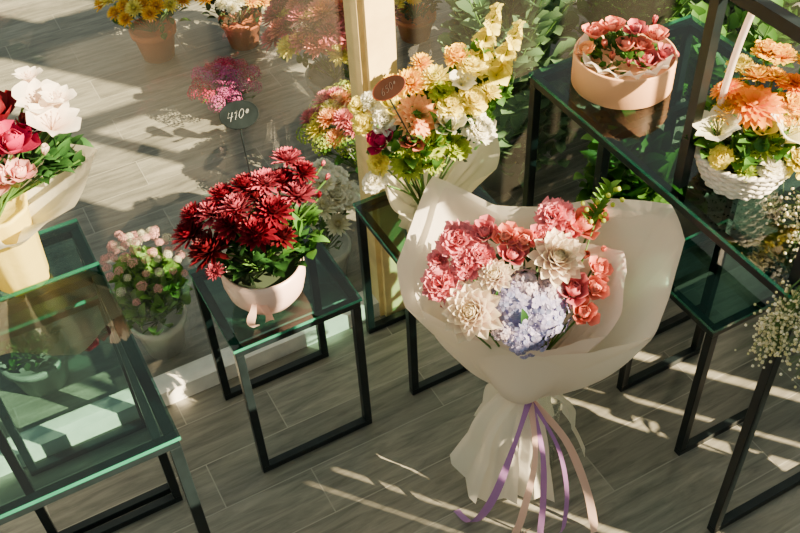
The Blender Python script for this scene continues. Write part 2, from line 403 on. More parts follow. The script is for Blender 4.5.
# ---------------------------------------------------------------- room
def boxobj(name,a,b,mat,kind='structure'):
    mb=MB();mb.box(a,b);o=solo(name,mb.mesh(name,mat,False),kind=kind);return o
boxobj('floor',(-4,-3,-.05),(7,9,0),M_floor)
boxobj('trim_1',(-3,1.755,0),(.795,1.82,.055),M_white)
boxobj('trim_2',(.88,1.755,0),(4,1.82,.055),M_white)
mb=MB();mb.box((.808,1.735,0),(.88,1.835,2.9));mb.box((.795,1.75,0),(.808,1.82,2.9));o=solo('trim_3',mb.mesh('trim_3',M_pillar,False),kind='structure')
boxobj('window_1',(-3,1.784,.055),(.795,1.79,2.9),M_window)
boxobj('window_2',(.88,1.784,.055),(4,1.79,2.9),M_window)
# unseen wall added behind the viewer; its slits and bars shape the sunlight
mb=MB();Y0,Y1=-.62,-.60
def wb(x0,x1,z0,z1): mb.box((x0,Y0,z0),(x1,Y1,z1))
wb(.2,9,0,1.02);wb(.2,9,1.66,1.97)
gaps=[(1.98,2.0),(2.055,2.08),(2.14,2.18),(2.26,2.28),(2.56,2.62),(2.67,2.70),(2.86,2.91)]
x=.2
for g0,g1 in gaps: wb(x,g0,1.02,1.66);x=g1
wb(x,9,1.02,1.66)
for xx,w in ((1.5,.05),(2.08,.03),(2.46,.03),(2.9,.03),(3.3,.06),(3.75,.35),(4.4,.06),(4.8,.4),(5.6,.1),(6.1,.5)): wb(xx,xx+w,1.97,4.9)
wb(1.9,9,3.12,3.2);wb(1.9,9,3.7,3.85);wb(1.9,9,4.3,4.4)
solo('sun_mask_wall',mb.mesh('sun_mask_wall',M_wall,False),kind='structure')
# ---------------------------------------------------------------- tables
def table(name,x0,x1,y0,y1,h,label,cat='table',t=.02,mids=()):
    cx,cy=(x0+x1)/2,(y0+y1)/2;e=thing(name,(cx,cy,0),label,cat,'black steel glass-topped display tables')
    g=.009
    def P_(n,bx,mats=M_black,lab=None):
        mb=MB()
        for a,b in bx: mb.box(a,b)
        me=mb.mesh(n,mats,False);o=part(n,me,e,label=lab)
        if n!='glass_top':
            bv=o.modifiers.new('b','BEVEL');bv.width=.0015;bv.segments=2
        return o
    hh=h-g
    for xx in (x0,x1-t):
        for yy in (y0,y1-t)+tuple(mids): P_('leg',[((xx,yy,t),(xx+t,yy+t,hh-t))])
    for yy in (y0,y1-t)+tuple(mids): P_('foot_rail',[((x0,yy,0),(x1,yy+t,t))])
    P_('top_frame',[((x0,y0,hh-t),(x1,y0+t,hh)),((x0,y1-t,hh-t),(x1,y1,hh)),((x0,y0+t,hh-t),(x0+t,y1-t,hh)),((x1-t,y0+t,hh-t),(x1,y1-t,hh))]+[((x0+t,yy,hh-t),(x1-t,yy+t,hh)) for yy in mids])
    gl=P_('glass_top',[((x0-.003,y0-.003,hh),(x1+.003,y1+.003,h))],[M_glass,M_edge],'green tinted glass')
    for p in gl.data.polygons:
        if abs(p.normal.z)<.5:p.material_index=1
    return e
T1=table('side_table',.29,.60,1.425,1.71,.48,'small black steel table with green glass top under red chrysanthemums')
T2=table('side_table',.735,1.04,1.45,1.725,.48,'small black steel table with green glass top under the yellow bouquet')
T3=table('side_table',1.22,1.49,.945,1.2,.48,'small empty black steel table standing under the display table')
L1=table('side_table',-.33,.085,1.012,1.475,.81,'tall empty black steel table with green glass top')
L2=table('side_table',-.23,.088,1.49,1.735,.72,'black steel table with glass top under the lily vase')
B1=table('display_table',1.145,1.62,.735,1.575,.81,'long black steel display table with glass top carrying flower basket',t=.021,mids=(1.29,))
for (px,py) in ((1.165,1.075),(1.598,1.075),(1.165,.757),(1.598,.757)):
    mb=MB();mb.box((px,py,.81),(px+.021,py+.021,1.24));part('upright',mb.mesh('upright',M_black,False),B1)
mb=MB();z0,z1=1.24,1.265
mb.box((1.165,.757,z0),(1.187,1.097,z1));mb.box((1.598,.757,z0),(1.619,1.097,z1));mb.box((1.187,.757,z0),(1.598,.779,z1));mb.box((1.187,1.075,z0),(1.598,1.097,z1))
part('upper_frame',mb.mesh('upper_frame',M_black,False),B1)
# ---------------------------------------------------------------- main bouquet
G=(.85,1.13,.31)
MBQ=thing('bouquet',(.88,1.115,0),'large pink and lilac bouquet in cream paper in glass vase','bouquet')
rim=[(.660,1.350,.62),(.735,1.40,.69),(.800,1.430,.75),(.90,1.34,.69),(.99,1.25,.71),(1.052,1.175,.765),(1.128,1.055,.80),(1.118,.99,.76),(1.06,.945,.67),(1.01,.925,.60),(.93,1.0,.52),(.839,1.09,.475),(.73,1.20,.49),(.65,1.295,.54)]
wrap('wrapping_paper',MBQ,G,.028,rim,M_wrap,224,18,.035,.013,7,.001,3,lin=.75,keep=.3)
c0=V((.87,1.16,.6))
rim2=[V(p)+(c0-V(p))*.07+V((.012,-.012,-.010)) for p in rim]
rim2=rim2[1:]+rim2[:1]
wrap('outer_paper',MBQ,(.85,1.128,.306),.034,rim2,M_wrap2,224,18,.07,.014,7,.003,8,lin=.75,keep=.3)
rim3=[c0+(V(p)-c0)*.66+V((-.01,-.02,-.02)) for p in rim]
wrap('inner_paper',MBQ,(.855,1.13,.34),.025,rim3,M_wrapp,168,12,.02,.012,9,.004,5,lin=.9,keep=.4)
FC=V((.838,1.161,.655));u_=1/485
it=[(-55,38,20,'carn',M_pink,'carnation'),(-73,-5,20,'carn',M_pink,'carnation'),(-36,24,14,'carn',M_pink,'carnation'),(-50,14,15,'carn',M_pink,'carnation'),(-28,14,11,'rose',M_rose,'rose'),(-76,20,11,'carn',M_pink,'carnation',-.015),
(-30,45,13,'rose',M_rose,'rose'),(-10,40,12,'rose',M_salm,'rose'),(8,36,12,'rose',M_salm,'rose'),(24,40,11,'rose',M_rose,'rose'),(-4,22,13,'rose',M_rose,'rose'),
(40,60,18,'carn',M_pink,'carnation'),(68,50,17,'rose',M_salm,'rose'),(54,42,11,'rose',M_rose,'rose'),(84,60,11,'rose',M_salm,'rose'),
(40,18,28,'dahlia',M_cream,'dahlia',.016),(-22,2,18,'dahlia',M_cream,'dahlia',.012),(-46,-33,30,'dahlia',M_cream,'dahlia',.014),
(56,-14,16,'rose',M_rose,'rose'),(78,-14,13,'rose',M_salm,'rose'),(66,-37,13,'rose',M_salm,'rose'),(82,6,11,'rose',M_salm,'rose'),(68,18,10,'bud',M_salm,'rosebud'),(-72,-28,8,'bud',M_pink,'rosebud',-.01),(88,24,7,'bud',M_salm,'rosebud'),
(-2,-26,29,'hyd',M_hyd,'hydrangea',-.012),(24,-32,29,'hyd',M_hyd,'hydrangea',-.012),(8,-52,25,'hyd',M_hyd,'hydrangea',-.015),(8,-6,18,'hyd',M_hydc,'hydrangea',-.010),(34,-14,15,'hyd',M_hydc,'hydrangea',-.008),(-12,-48,15,'hyd',M_hydc,'hydrangea',-.008)]
pts=heads(MBQ,FC,(.855,1.13,.33),u_,it,.045,.2,E3,.55)
stems(MBQ,pts,(.86,1.125,.33))
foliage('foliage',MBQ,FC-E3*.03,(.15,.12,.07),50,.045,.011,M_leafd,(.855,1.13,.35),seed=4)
mb=MB();tb=FC+E1*.165+E2*.105+E3*.015
for i in range(8):
    p=tb+E1*(.006*i-.01)+E2*(.010*i)
    for sg in (-1,1): leaf(mb,p,E2*.7+E1*(.6*sg+.2)+E3*.3,.030,.007)
mb.tube([tb-E2*.08-E1*.03,tb,tb+E1*.045+E2*.08],.002,5)
for i in range(12): mb.blob(tb+E1*random.uniform(-.03,.06)+E2*random.uniform(.0,.09)+E3*random.uniform(.01,.03),.0055,1,(.8,.5,0,1))
part('twig',mb.mesh('twig',[M_leafl,M_grn]),MBQ)
mb=MB();lathe(mb,[(.0,.012),(.05,.012),(.052,.02),(.052,.255),(.056,.262),(.059,.258),(.056,.25),(.056,.01),(.05,0),(0,0)],(.885,1.11,0),40)
part('vase',mb.mesh('vase',M_clear),MBQ,label='clear glass vase')
mb=MB()
for i in range(16):
    a=i*GA;r=.036*math.sqrt((i+1)/16);mb.tube([(.885+r*math.cos(a),1.11+r*math.sin(a),.02),(.87,1.122,.18),(.852,1.13,.32)],.0032,5)
part('stem_bundle',mb.mesh('stem_bundle',M_stem),MBQ)
def tail(ex,ey,z1,w0,w1,mat,seed,cut=.04,bow=.02):
    """one flat sheet of wrapping paper hanging from the binding point, ending in a slanted edge"""
    g=V((.85,1.125,.335));e=V((.85+ex,1.125+ey,z1));out_=V((ex,ey,0)).normalized();s=V((-out_.y,out_.x,0));rows=[]
    for i in range(17):
        t=i/16;c=g.lerp(e,t)+out_*(.045*math.sin(PI*min(1,t*1.6))*(1-t)+bow*math.sin(PI*t));w=w0+(w1-w0)*t;row=[]
        for j in range(21):
            q=j/10-1
            fold=.008*(abs(((q*1.5+seed)%2)-1)*2-1)
            row.append(c+s*w*q+out_*fold+V((0,0,cut*q*t*t)))
        rows.append(row)
    mb=MB();mb.grid(rows);part('paper_tail',mb.mesh('paper_tail',mat),MBQ)
tail(-.165,-.015,.09,.024,.052,M_wrap,1,-.04);tail(-.115,-.085,.055,.024,.055,M_wrap,2.5,.03);tail(-.03,-.125,.05,.022,.05,M_wrap,.4,-.03);tail(.16,-.03,.08,.024,.05,M_wrap,3,.05);tail(.10,.06,.10,.022,.05,M_wrap2,3.4,.03);tail(.0,.10,.09,.03,.06,M_wrap2,4.4)
gb=V((.845,1.085,.325))
side=V((.88,-.47,0))
ribbon('ribbon',MBQ,[gb,(.77,1.03,.27),(.70,1.0,.15),(.665,1.03,.03),(.655,1.09,.006)],.018,M_rib,side)
ribbon('ribbon',MBQ,[gb,(.82,.99,.25),(.80,.945,.12),(.79,.93,.02),(.808,.93,.006)],.014,M_rib,side)
ribbon('ribbon',MBQ,[gb,(.86,.99,.25),(.865,.945,.13),(.85,.92,.03),(.838,.915,.006)],.010,M_rib,side)
ribbon('ribbon',MBQ,[gb,(.89,1.0,.24),(.91,.93,.12),(.912,.89,.03),(.905,.875,.006)],.020,M_ribp,side,'blush satin ribbon')
ribbon('ribbon',MBQ,[gb,(.80,.99,.25),(.74,.94,.13),(.73,.95,.02),(.78,.96,.006)],.016,M_ribp,side,'blush satin ribbon')
mb=MB();rows=[]
for i in range(5):
    rows.append([V((.85+.036*math.cos(2*PI*j/30),1.128+.036*math.sin(2*PI*j/30),.30+.008*i)) for j in range(30)])
mb.grid(rows,None,True);part('binding_ribbon',mb.mesh('binding_ribbon',M_rib),MBQ)
# ---------------------------------------------------------------- red chrysanthemums
RP=thing('flower_pot',(.425,1.545,.48),'blush ceramic pot packed with crimson chrysanthemums on a glass table','potted flowers')
mb=MB();lathe(mb,[(0,.0),(.05,0),(.068,.008),(.086,.035),(.094,.07),(.094,.098),(.090,.112),(.086,.112),(.086,.105),(.08,.09),(.0,.088)],(.42,1.54,.48),48)
part('pot',mb.mesh('pot',M_pot),RP)
mb=MB();lathe(mb,[(0,.089),(.08,.09)],(.42,1.54,.48),30);part('floral_foam',mb.mesh('foam',M_soil),RP)
it=[(-62,-10,21,'mum',M_red,'chrysanthemum'),(-40,-27,24,'mum',M_redd,'chrysanthemum',.02),(-35,10,20,'mum',M_redp,'chrysanthemum'),(-10,14,20,'mum',M_redp,'chrysanthemum',.02),(-2,36,18,'mum',M_red,'chrysanthemum'),
(18,38,18,'mum',M_redp,'chrysanthemum'),(40,62,17,'mum',M_redp,'chrysanthemum'),(50,26,20,'mum',M_redp,'chrysanthemum'),(28,8,20,'mum',M_red,'chrysanthemum',.02),(12,-12,21,'mum',M_red,'chrysanthemum',.03),(-14,-3,20,'mum',M_red,'chrysanthemum',.03),
(-36,-50,10,'mum',M_redp,'chrysanthemum'),(56,48,16,'mum',M_red,'chrysanthemum'),(-24,26,17,'mum',M_red,'chrysanthemum'),(-56,8,15,'mum',M_red,'chrysanthemum'),(34,40,17,'mum',M_red,'chrysanthemum',-.01),(8,22,17,'mum',M_redd,'chrysanthemum'),(34,-16,16,'mum',M_redd,'chrysanthemum'),
(78,38,6,'bud',M_rose,'bud'),(74,52,5,'bud',M_rose,'bud'),(70,20,6,'bud',M_red,'bud')]
pts=heads(RP,(.415,1.545,.715),(.425,1.545,.55),1/470,it,.035,.2,None,.4)
stems(RP,pts,(.425,1.545,.57))
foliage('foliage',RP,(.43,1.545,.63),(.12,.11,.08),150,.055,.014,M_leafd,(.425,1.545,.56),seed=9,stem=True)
foliage('foliage',RP,(.49,1.51,.66),(.09,.07,.09),60,.045,.011,M_leaf,(.425,1.545,.56),seed=19)
ribbon('ribbon',RP,[(.375,1.475,.56),(.355,1.452,.54),(.345,1.447,.515),(.36,1.46,.485)],.018,M_ribp,side,'blush satin ribbon')
ribbon('ribbon',RP,[(.38,1.465,.56),(.385,1.447,.53),(.39,1.452,.50),(.385,1.462,.484)],.018,M_ribp,side,'blush satin ribbon')
# ---------------------------------------------------------------- price tags
def strokes(txt):
    out=[];x=0
    def ell(cx,cy,rx,ry,a0,a1,n=16): return [(cx+rx*math.cos(math.radians(a0+(a1-a0)*i/n)),cy+ry*math.sin(math.radians(a0+(a1-a0)*i/n))) for i in range(n+1)]
    for ch in txt:
        if ch=='4': s=[[(.05,1),(0,.42),(.55,.46)],[(.42,.95),(.36,-.05)]];w=.62
        elif ch=='1': s=[[(0,.75),(.2,1),(.14,0)]];w=.36
        elif ch=='0': s=[ell(.25,.5,.24,.5,80,445)];w=.62
        elif ch=='6': s=[[(.42,1),(.2,.8),(.06,.45)]+ell(.27,.27,.21,.26,150,510)];w=.6
        elif ch=='5': s=[[(.5,1),(.12,.97),(.08,.6)]+ell(.22,.32,.24,.3,95,-130)];w=.6
        else: s=[[(x_*.7,y_*.6+.3) for x_,y_ in ell(.2,.62,.16,.15,170,0,8)+[(.05,.35)]+ell(.2,.25,.16,.14,180,350,8)],[(-.02,.6),(.32,.63)],[(-.02,.5),(.32,.53)]];w=.4
        for p in s: out.append([(x+a,b) for a,b in p])
        x+=w+.12
    return out,x-.1
def tag(name,c,base,txt,mat,rim_mat,rx,ry,roll,label,ink,iw):
    e=thing(name,base,label,'price tag')
    c=V(c);m=Matrix.Translation(c)@Matrix((E1,E2,E3)).transposed().to_4x4()@Matrix.Rotation(roll,4,'Z')
    n=40;mb=MB()
    rows=[[V((rx*q*math.cos(2*PI*j/n),ry*q*math.sin(2*PI*j/n),zz)) for j in range(n)] for q,zz in ((.001,.002),(.95,.002),(.96,.0026),(1,.002),(1,-.001),(.97,-.002),(.001,-.002))]
    mb.grid(rows[:2],None,True);mb.grid(rows[1:],None,True,1)
    part('tag_board',mb.mesh('tag_board',[mat,rim_mat],False),e,m)
    mb=MB();b=V(base);foot=c-E2*ry*.9-E3*.004
    mb.tube([b,b.lerp(foot,.3),b.lerp(foot,.7),foot],.0018,6);part('wire_stem',mb.mesh('wire_stem',M_black),e)
    st,w=strokes(txt);h=ry*.58;mb=MB()
    for p in st: mb.tube([((a-w/2)*h*1.15+(b_-.5)*h*.45,(b_-.45)*h,.0024) for a,b_ in p],iw,5)
    part('price_lettering',mb.mesh('price_lettering',ink),e,m@Matrix.Rotation(.16,4,'Z'),label='chalk lettering')
tag('price_tag',(.445,1.586,.95),(.445,1.575,.73),'410₴',M_slate,M_slate,.040,.029,.12,'black oval chalk price tag on a wire above red flowers',M_chalk,.00048)
tag('price_tag',(.712,1.444,1.0),(.80,1.50,.78),'650₴',M_brown,M_russet,.036,.021,.5,'russet oval price tag on a wire beside yellow bouquet',M_chalkf,.00045)
# ---------------------------------------------------------------- yellow bouquet
YB=thing('bouquet',(.86,1.585,.48),'yellow, peach and lime mixed bouquet in pale yellow paper','bouquet')
it=[(-20,25,18,'mum',M_yel,'chrysanthemum'),(5,28,18,'mum',M_pyel,'chrysanthemum'),(28,52,13,'carn',M_yel,'carnation'),(42,40,15,'carn',M_pyel,'carnation'),(-12,-10,23,'daisy',M_peach,'gerbera',.02),(20,0,15,'carn',M_pyel,'carnation'),
(-26,-55,20,'mum',M_grn,'chrysanthemum'),(-52,-33,13,'rose',M_mag,'rose'),(-48,-12,14,'carn',M_wht,'carnation'),(-70,-15,12,'carn',M_pyel,'carnation'),(18,-18,14,'rose',M_wht,'rose'),(-38,5,14,'rose',M_pyel,'rose'),(-20,-32,13,'rose',M_salm,'rose'),
(2,-35,15,'carn',M_grn,'carnation'),(42,5,16,'carn',M_pyel,'carnation'),(49,-24,16,'carn',M_wht,'carnation'),(-40,25,12,'mum',M_yel,'chrysanthemum'),(-62,8,11,'carn',M_wht,'carnation'),(12,14,13,'carn',M_grn,'carnation'),(-75,5,10,'carn',M_pyel,'carnation'),
(32,22,17,'lily',M_wht,'lily'),(-55,-55,12,'carn',M_pyel,'carnation'),(-60,-72,12,'carn',M_wht,'carnation'),(0,-56,13,'mum',M_grn,'chrysanthemum'),(26,-42,13,'carn',M_grn,'carnation'),(60,15,13,'mum',M_pyel,'chrysanthemum'),(-8,45,12,'mum',M_yel,'chrysanthemum')]
YC=V((.865,1.55,.83))
pts=heads(YB,YC,(.86,1.585,.58),1/464,it,.045,.2,E3,.35)
stems(YB,pts,(.86,1.585,.52))
for (du,dv,r,ln) in ((40,34,.25,.19),(58,22,.45,.18)):
    p=YC+E1*du/464+E2*dv/464-V((0,0,.03));part('gladiolus',F('spike',M_pyel,1),YB,TRS(p,V((.35+r*.6,.1,1)),ln,1.0),label='pale yellow gladiolus spike')
foliage('foliage',YB,YC-V((0,0,.05)),(.16,.12,.12),320,.05,.014,M_leaf,(.86,1.585,.6),seed=21)
foliage('eucalyptus',YB,YC+V((.13,.02,.0)),(.08,.06,.15),200,.04,.012,M_leaf,(.9,1.58,.65),seed=23,label='long green leaves')
yr=[(.71,1.50,.69),(.75,1.60,.74),(.86,1.65,.76),(.97,1.63,.74),(1.04,1.54,.74),(.99,1.48,.66),(.87,1.465,.60),(.77,1.46,.60)]
wrap('wrapping_paper',YB,(.86,1.58,.53),.035,yr,M_wrapy,160,12,.03,.014,9,.006,12,lin=.8,keep=.45)
mb=MB();lathe(mb,[(.035,.058),(.05,.03),(.065,0),(.0,.0)],(.86,1.58,.481),40,fn=lambda a,i:.006*math.sin(11*a));part('paper_base',mb.mesh('paper_base',M_wrapy),YB)
# ---------------------------------------------------------------- lilies in yellow vase
LV=thing('vase_of_flowers',(-.065,1.60,.72),'yellow paper-lined vase with white lilies and magenta peonies','vase of flowers')
mb=MB();lathe(mb,[(0,.005),(.046,.005),(.05,.012),(.06,.19),(.064,.2),(.057,.2),(.05,.185),(0,.18)],(-.05,1.60,.72),40,fn=lambda a,i:.002*math.sin(8*a))
part('vase',mb.mesh('vase',M_vasey),LV)
LC=V((.062,1.588,1.02))
it=[(6,42,27,'lily',M_lily,'lily'),(22,20,30,'lily',M_lily,'lily',.01),(-4,66,16,'lily',M_lily,'lily'),(24,44,20,'lily',M_lily,'lily'),(-30,32,21,'rose',M_redd,'peony',.02),(-46,30,18,'rose',M_mag,'peony'),(-11,2,20,'rose',M_mag,'peony',.03),(-31,-26,17,'rose',M_kal,'rose'),(-38,0,15,'rose',M_redd,'rose'),(-12,-24,13,'rose',M_kal,'rose'),(12,-6,10,'bud',M_lily,'bud'),(-2,20,13,'rose',M_redd,'peony')]
pts=heads(LV,LC,(-.03,1.60,.9),1/520,it,.03,.2,E3,.3)
stems(LV,pts,(-.05,1.60,.90))
foliage('foliage',LV,LC-V((.03,-.01,.03)),(.11,.07,.05),90,.05,.014,M_leafd,(-.03,1.6,.92),seed=31,stem=True)
lr=[(-.20,1.52,.96),(-.13,1.68,1.0),(-.03,1.70,.98),(.09,1.64,.99),(.16,1.54,1.01),(.08,1.47,.96),(-.01,1.42,.97),(-.12,1.45,.93)]
wrap('wrapping_paper',LV,(-.05,1.60,.89),.05,lr,M_wrapy,160,10,.01,.008,7,.002,14,lin=.85,keep=.45)
# ---------------------------------------------------------------- round flower box
bx,by,bz=1.30,1.437,.81
RB=thing('flower_box',(bx,by,bz),'round tan-peach hat box filled with salmon roses on glass table','flower box')
mb=MB();lathe(mb,[(0,0),(.112,0),(.114,.003),(.114,.074),(.113,.077),(.109,.077),(.108,.055),(0,.055)],(bx,by,bz),64);part('box',mb.mesh('box',M_box),RB)
it=[(-30,20,11,'rose',M_salm,'rose'),(-12,26,11,'rose',M_salm,'rose'),(10,22,10,'rose',M_rose,'rose'),(30,16,11,'rose',M_salm,'rose'),(-38,4,9,'rose',M_peach,'rose'),(20,-8,12,'rose',M_rose,'rose'),(38,-3,11,'rose',M_rose,'rose'),(0,6,11,'rose',M_salm,'rose'),(16,6,9,'rose',M_salm,'rose'),(-20,6,8,'bud',M_salm,'rosebud'),(2,-12,8,'bud',M_pink,'rosebud'),(-14,-6,8,'bud',M_salm,'rosebud'),(28,28,7,'bud',M_rose,'rosebud')]
heads(RB,(bx,by,bz+.074),(bx,by,bz-.05),1/437,it,.012,.2,None,.6)
foliage('foliage',RB,(bx-.005,by+.02,bz+.065),(.095,.085,.045),130,.026,.009,M_leaf,(bx,by,bz+.03),seed=41)
mb=MB()
for i in range(9):
    a=2.0+i*.42;rr0=.075;p=V((bx+rr0*math.cos(a),by+rr0*math.sin(a),bz+.065));rows=[[p+V((math.cos(a)*.028*t+random.uniform(-.003,.003)-s*.026*math.sin(a),math.sin(a)*.028*t+s*.026*math.cos(a),.03*t*(1-.7*abs(s)))) for s in (-1,-.5,0,.5,1)] for t in (0,.5,1)];mb.grid(rows)
part('tissue_paper',mb.mesh('tissue_paper',M_wrap2),RB)
# ---------------------------------------------------------------- basket
kx,ky,kz=1.285,1.04,.81
BK=thing('flower_basket',(kx,ky,kz),'white wicker basket of orange and yellow flowers with wrapped handle','flower basket')
mb=MB()
nS=30
def rad_(z): return .062+.032*(z/.07)**.8
for k in range(nS):
    a=2*PI*k/nS;mb.tube([(kx+rad_(z)*math.cos(a),ky+rad_(z)*math.sin(a),kz+z+.003) for z in (0,.02,.045,.07)],.0022,5)
for i in range(9):
    z=.006+i*.0078
    pts_=[(kx+(rad_(z)+.0034*math.cos(nS*a/2+PI*(i%2)))*math.cos(a),ky+(rad_(z)+.0034*math.cos(nS*a/2+PI*(i%2)))*math.sin(a),kz+z) for a in [2*PI*j/120 for j in range(121)]]
    mb.tube(pts_,.0041,6)
for k in range(2):
    mb.tube([(kx+(.097+.003*math.cos(18*a+PI*k))*math.cos(a),ky+(.097+.003*math.cos(18*a+PI*k))*math.sin(a),kz+.077+.003*math.sin(18*a+PI*k)) for a in [2*PI*j/120 for j in range(121)]],.0045,6)
lathe(mb,[(0,.001),(.06,.001),(.062,.004)],(kx,ky,kz),40)
part('basket',mb.mesh('basket',M_bask),BK)
mb=MB();lathe(mb,[(0,.012),(.056,.012),(.078,.055),(0,.056)],(kx,ky,kz),40);part('floral_foam',mb.mesh('foam',M_soil),BK)
mb=MB();hp=[]
for i in range(25):
    a=PI*i/24;hp.append((kx+.02+.085*math.cos(a)*E1.x,ky+.085*math.cos(a)*E1.y,kz+.07+.43*math.sin(a)**.8))
mb.tube(hp,.0065,8);part('handle',mb.mesh('handle',M_wrapp),BK,label='pale ribbon-wrapped handle')
it=[(-3,14,28,'daisy',M_org,'gerbera',.02),(-38,-14,28,'lily',M_wht,'lily',.01),(38,7,18,'carn',M_yel,'carnation'),(10,-28,17,'mum',M_grn,'chrysanthemum'),(32,-20,34,'lily',M_wht,'lily',.015),(5,42,17,'mum',M_yel,'chrysanthemum'),(-28,32,16,'daisy',M_org,'gerbera'),(-26,6,17,'mum',M_yel,'chrysanthemum'),
(-14,-36,15,'mum',M_grn,'chrysanthemum'),(45,35,18,'daisy',M_org,'gerbera'),(48,-6,18,'mum',M_pyel,'chrysanthemum'),(22,40,15,'mum',M_yel,'chrysanthemum'),(58,8,18,'mum',M_yel,'chrysanthemum'),(-12,52,13,'carn',M_pyel,'carnation'),(30,62,15,'carn',M_yel,'carnation'),(4,-12,15,'rose',M_pyel,'rose'),(60,-34,15,'mum',M_yel,'chrysanthemum'),(16,66,14,'carn',M_yel,'carnation'),(60,55,17,'mum',M_yel,'chrysanthemum'),(46,-46,16,'carn',M_pyel,'carnation'),(-34,-40,12,'carn',M_pyel,'carnation'),(16,-50,13,'carn',M_wht,'carnation'),(-8,-54,11,'mum',M_grn,'chrysanthemum')]
pts=heads(BK,(1.285,1.05,.955),(kx,ky,kz+.02),1/521,it,.035,.2,None,.35)
stems(BK,pts,(kx,ky,kz+.06))
foliage('foliage',BK,(kx,ky+.01,.93),(.12,.11,.075),260,.045,.013,M_leaf,(kx,ky,.86),seed=51)
# ---------------------------------------------------------------- gypsophila
GY=thing('gypsophila_bunch',(1.40,.79,.81),'loose bunch of tiny white gypsophila drooping off glass table','flower bunch')
random.seed(61);mb=MB();mb2=MB()
for i in range(60):
    b=V((1.42,.80,.823))
    if i%2: e=V((1.25+random.uniform(-.06,.10),.84+random.uniform(-.06,.06),.84+random.uniform(-.01,.06)));k=b.lerp(e,.75)+V((0,0,.01))
    else:
        e=V((random.uniform(1.08,1.13),random.uniform(.66,.76),random.uniform(.68,.82)));k=V((1.135,e.y,.835))
    m=b.lerp(k,.5)+V((0,0,.015));mb.tube([b,m,k,e],.0005,4)
    for j in range(18):
        q=e+V([random.gauss(0,.015) for _ in range(3)])
        if q.x>1.135:q.z=max(q.z,.818)
        mb.tube([k.lerp(e,.7),q],.0003,3);mb2.blob(q,random.uniform(.002,.0038),0,(random.random(),random.random(),0,1),5,3)
part('stems',mb.mesh('stems',M_stem),GY);part('blossoms',mb2.mesh('blossoms',M_wht),GY,kind='stuff')
# ---------------------------------------------------------------- plants beyond the window
def potted(name,c,r,h,potmat,label,flow,n,fr,dome,leafmat=M_leaf,seed=1,leaves=90,ll=.05,lw=.012,fh=.1):
    e=thing(name,c,label,'potted plant');c=V(c)
    mb=MB();lathe(mb,[(0,0),(r*.72,0),(r*.95,h*.8),(r*1.05,h*.8),(r*1.08,h),(r*.95,h),(r*.9,h*.85),(0,h*.85)],c,32);part('pot',mb.mesh('pot',potmat),e)
    cc=c+V((0,0,h+fh*.4));foliage('foliage',e,cc,(dome*.95,dome*.95,fh),leaves,ll,lw,leafmat,c+V((0,0,h*.8)),seed=seed,stem=True)
    rn=random.Random(seed)
    for i in range(n):
        q=(i+.5)/n;rad=math.sqrt(q);a=i*GA+seed;p=cc+V((dome*rad*math.cos(a),dome*rad*math.sin(a),fh*math.sqrt(max(0,1-q*.85))*rn.uniform(.85,1.1)))
        kind,mat=flow[rn.randrange(len(flow))];nn=(p-c).normalized()
        part({'dome':'flower_cluster','mum':'chrysanthemum','carn':'flower_head','daisy':'daisy'}[kind],F(kind,mat),e,TRS(p,nn,fr*rn.uniform(.8,1.15),rn.random()*6))
    return e
potted('potted_flowers',(.69,3.44,0),.085,.13,M_terra,'terracotta pot of yellow and orange chrysanthemums',[('mum',M_yel),('mum',M_pyel),('mum',M_yel)],60,.036,.165,seed=3,fh=.15)
potted('potted_flowers',(1.015,3.34,0),.08,.12,M_terra,'terracotta pot of yellow and cream chrysanthemums',[('mum',M_yel),('mum',M_wht),('mum',M_yel)],46,.034,.14,seed=4,fh=.13,leafmat=M_leafd)
potted('potted_flowers',(1.62,3.02,0),.08,.10,M_terra,'terracotta pot of yellow daisies',[('daisy',M_yel),('mum',M_pyel)],26,.032,.12,seed=5,fh=.12,leafmat=M_leafd)
potted('potted_heather',(.79,2.92,0),.06,.07,M_grey,'low grey pot of purple heather',[('dome',M_pur),('dome',M_pur),('dome',M_mag)],30,.030,.12,seed=6,fh=.07,ll=.03,lw=.005)
potted('potted_flowers',(1.15,2.76,0),.10,.14,M_grey,'grey pot overflowing with red and pink blooms',[('mum',M_redp),('mum',M_rose),('mum',M_red),('mum',M_salm),('mum',M_pyel)],70,.056,.20,seed=7,fh=.24)
potted('potted_flowers',(1.0,2.27,0),.09,.12,M_grey,'grey pot of yellow and coral blooms',[('dome',M_pyel),('mum',M_peach),('dome',M_grn),('mum',M_pyel),('mum',M_rose)],46,.042,.15,seed=8,fh=.18)
K=potted('potted_kalanchoe',(.215,1.965,0),.075,.13,M_pale,'small potted pale pink kalanchoe wrapped in clear film',[('dome',M_kal),('dome',M_wht),('dome',M_kal)],56,.014,.115,seed=9,fh=.20,ll=.045,lw=.016,leaves=420,leafmat=M_leafl)
kr=[V((.215+.135*math.cos(a),1.965+.13*math.sin(a),.33+.06*math.sin(a*2+1))) for a in [i*PI/4 for i in range(8)]]
wrap('film_wrap',K,(.215,1.965,.02),.07,kr,M_film,100,10,.03,.010,7,.012,17,0,.7,.8)
WF=potted('potted_flowers',(.745,1.99,0),.07,.12,M_pale,'small potted white blooms wrapped in clear film',[('carn',M_wht),('mum',M_wht),('carn',M_wht)],26,.04,.10,seed=10,fh=.18,leafmat=M_leaf)
wrap('film_wrap',WF,(.745,1.99,.02),.07,[V((.745+.13*math.cos(a),1.99+.13*math.sin(a),.27+.04*math.sin(a*2+1))) for a in [i*PI/4 for i in range(8)]],M_film,100,10,.03,.010,7,.012,18,0,.7,.8)
potted('potted_plant',(-.12,2.02,0),.09,.12,M_grey,'grey pot of dark green foliage with tiny pink blooms',[('dome',M_kal)],9,.012,.10,seed=12,fh=.12,leafmat=M_leafd,leaves=160,ll=.05,lw=.012)
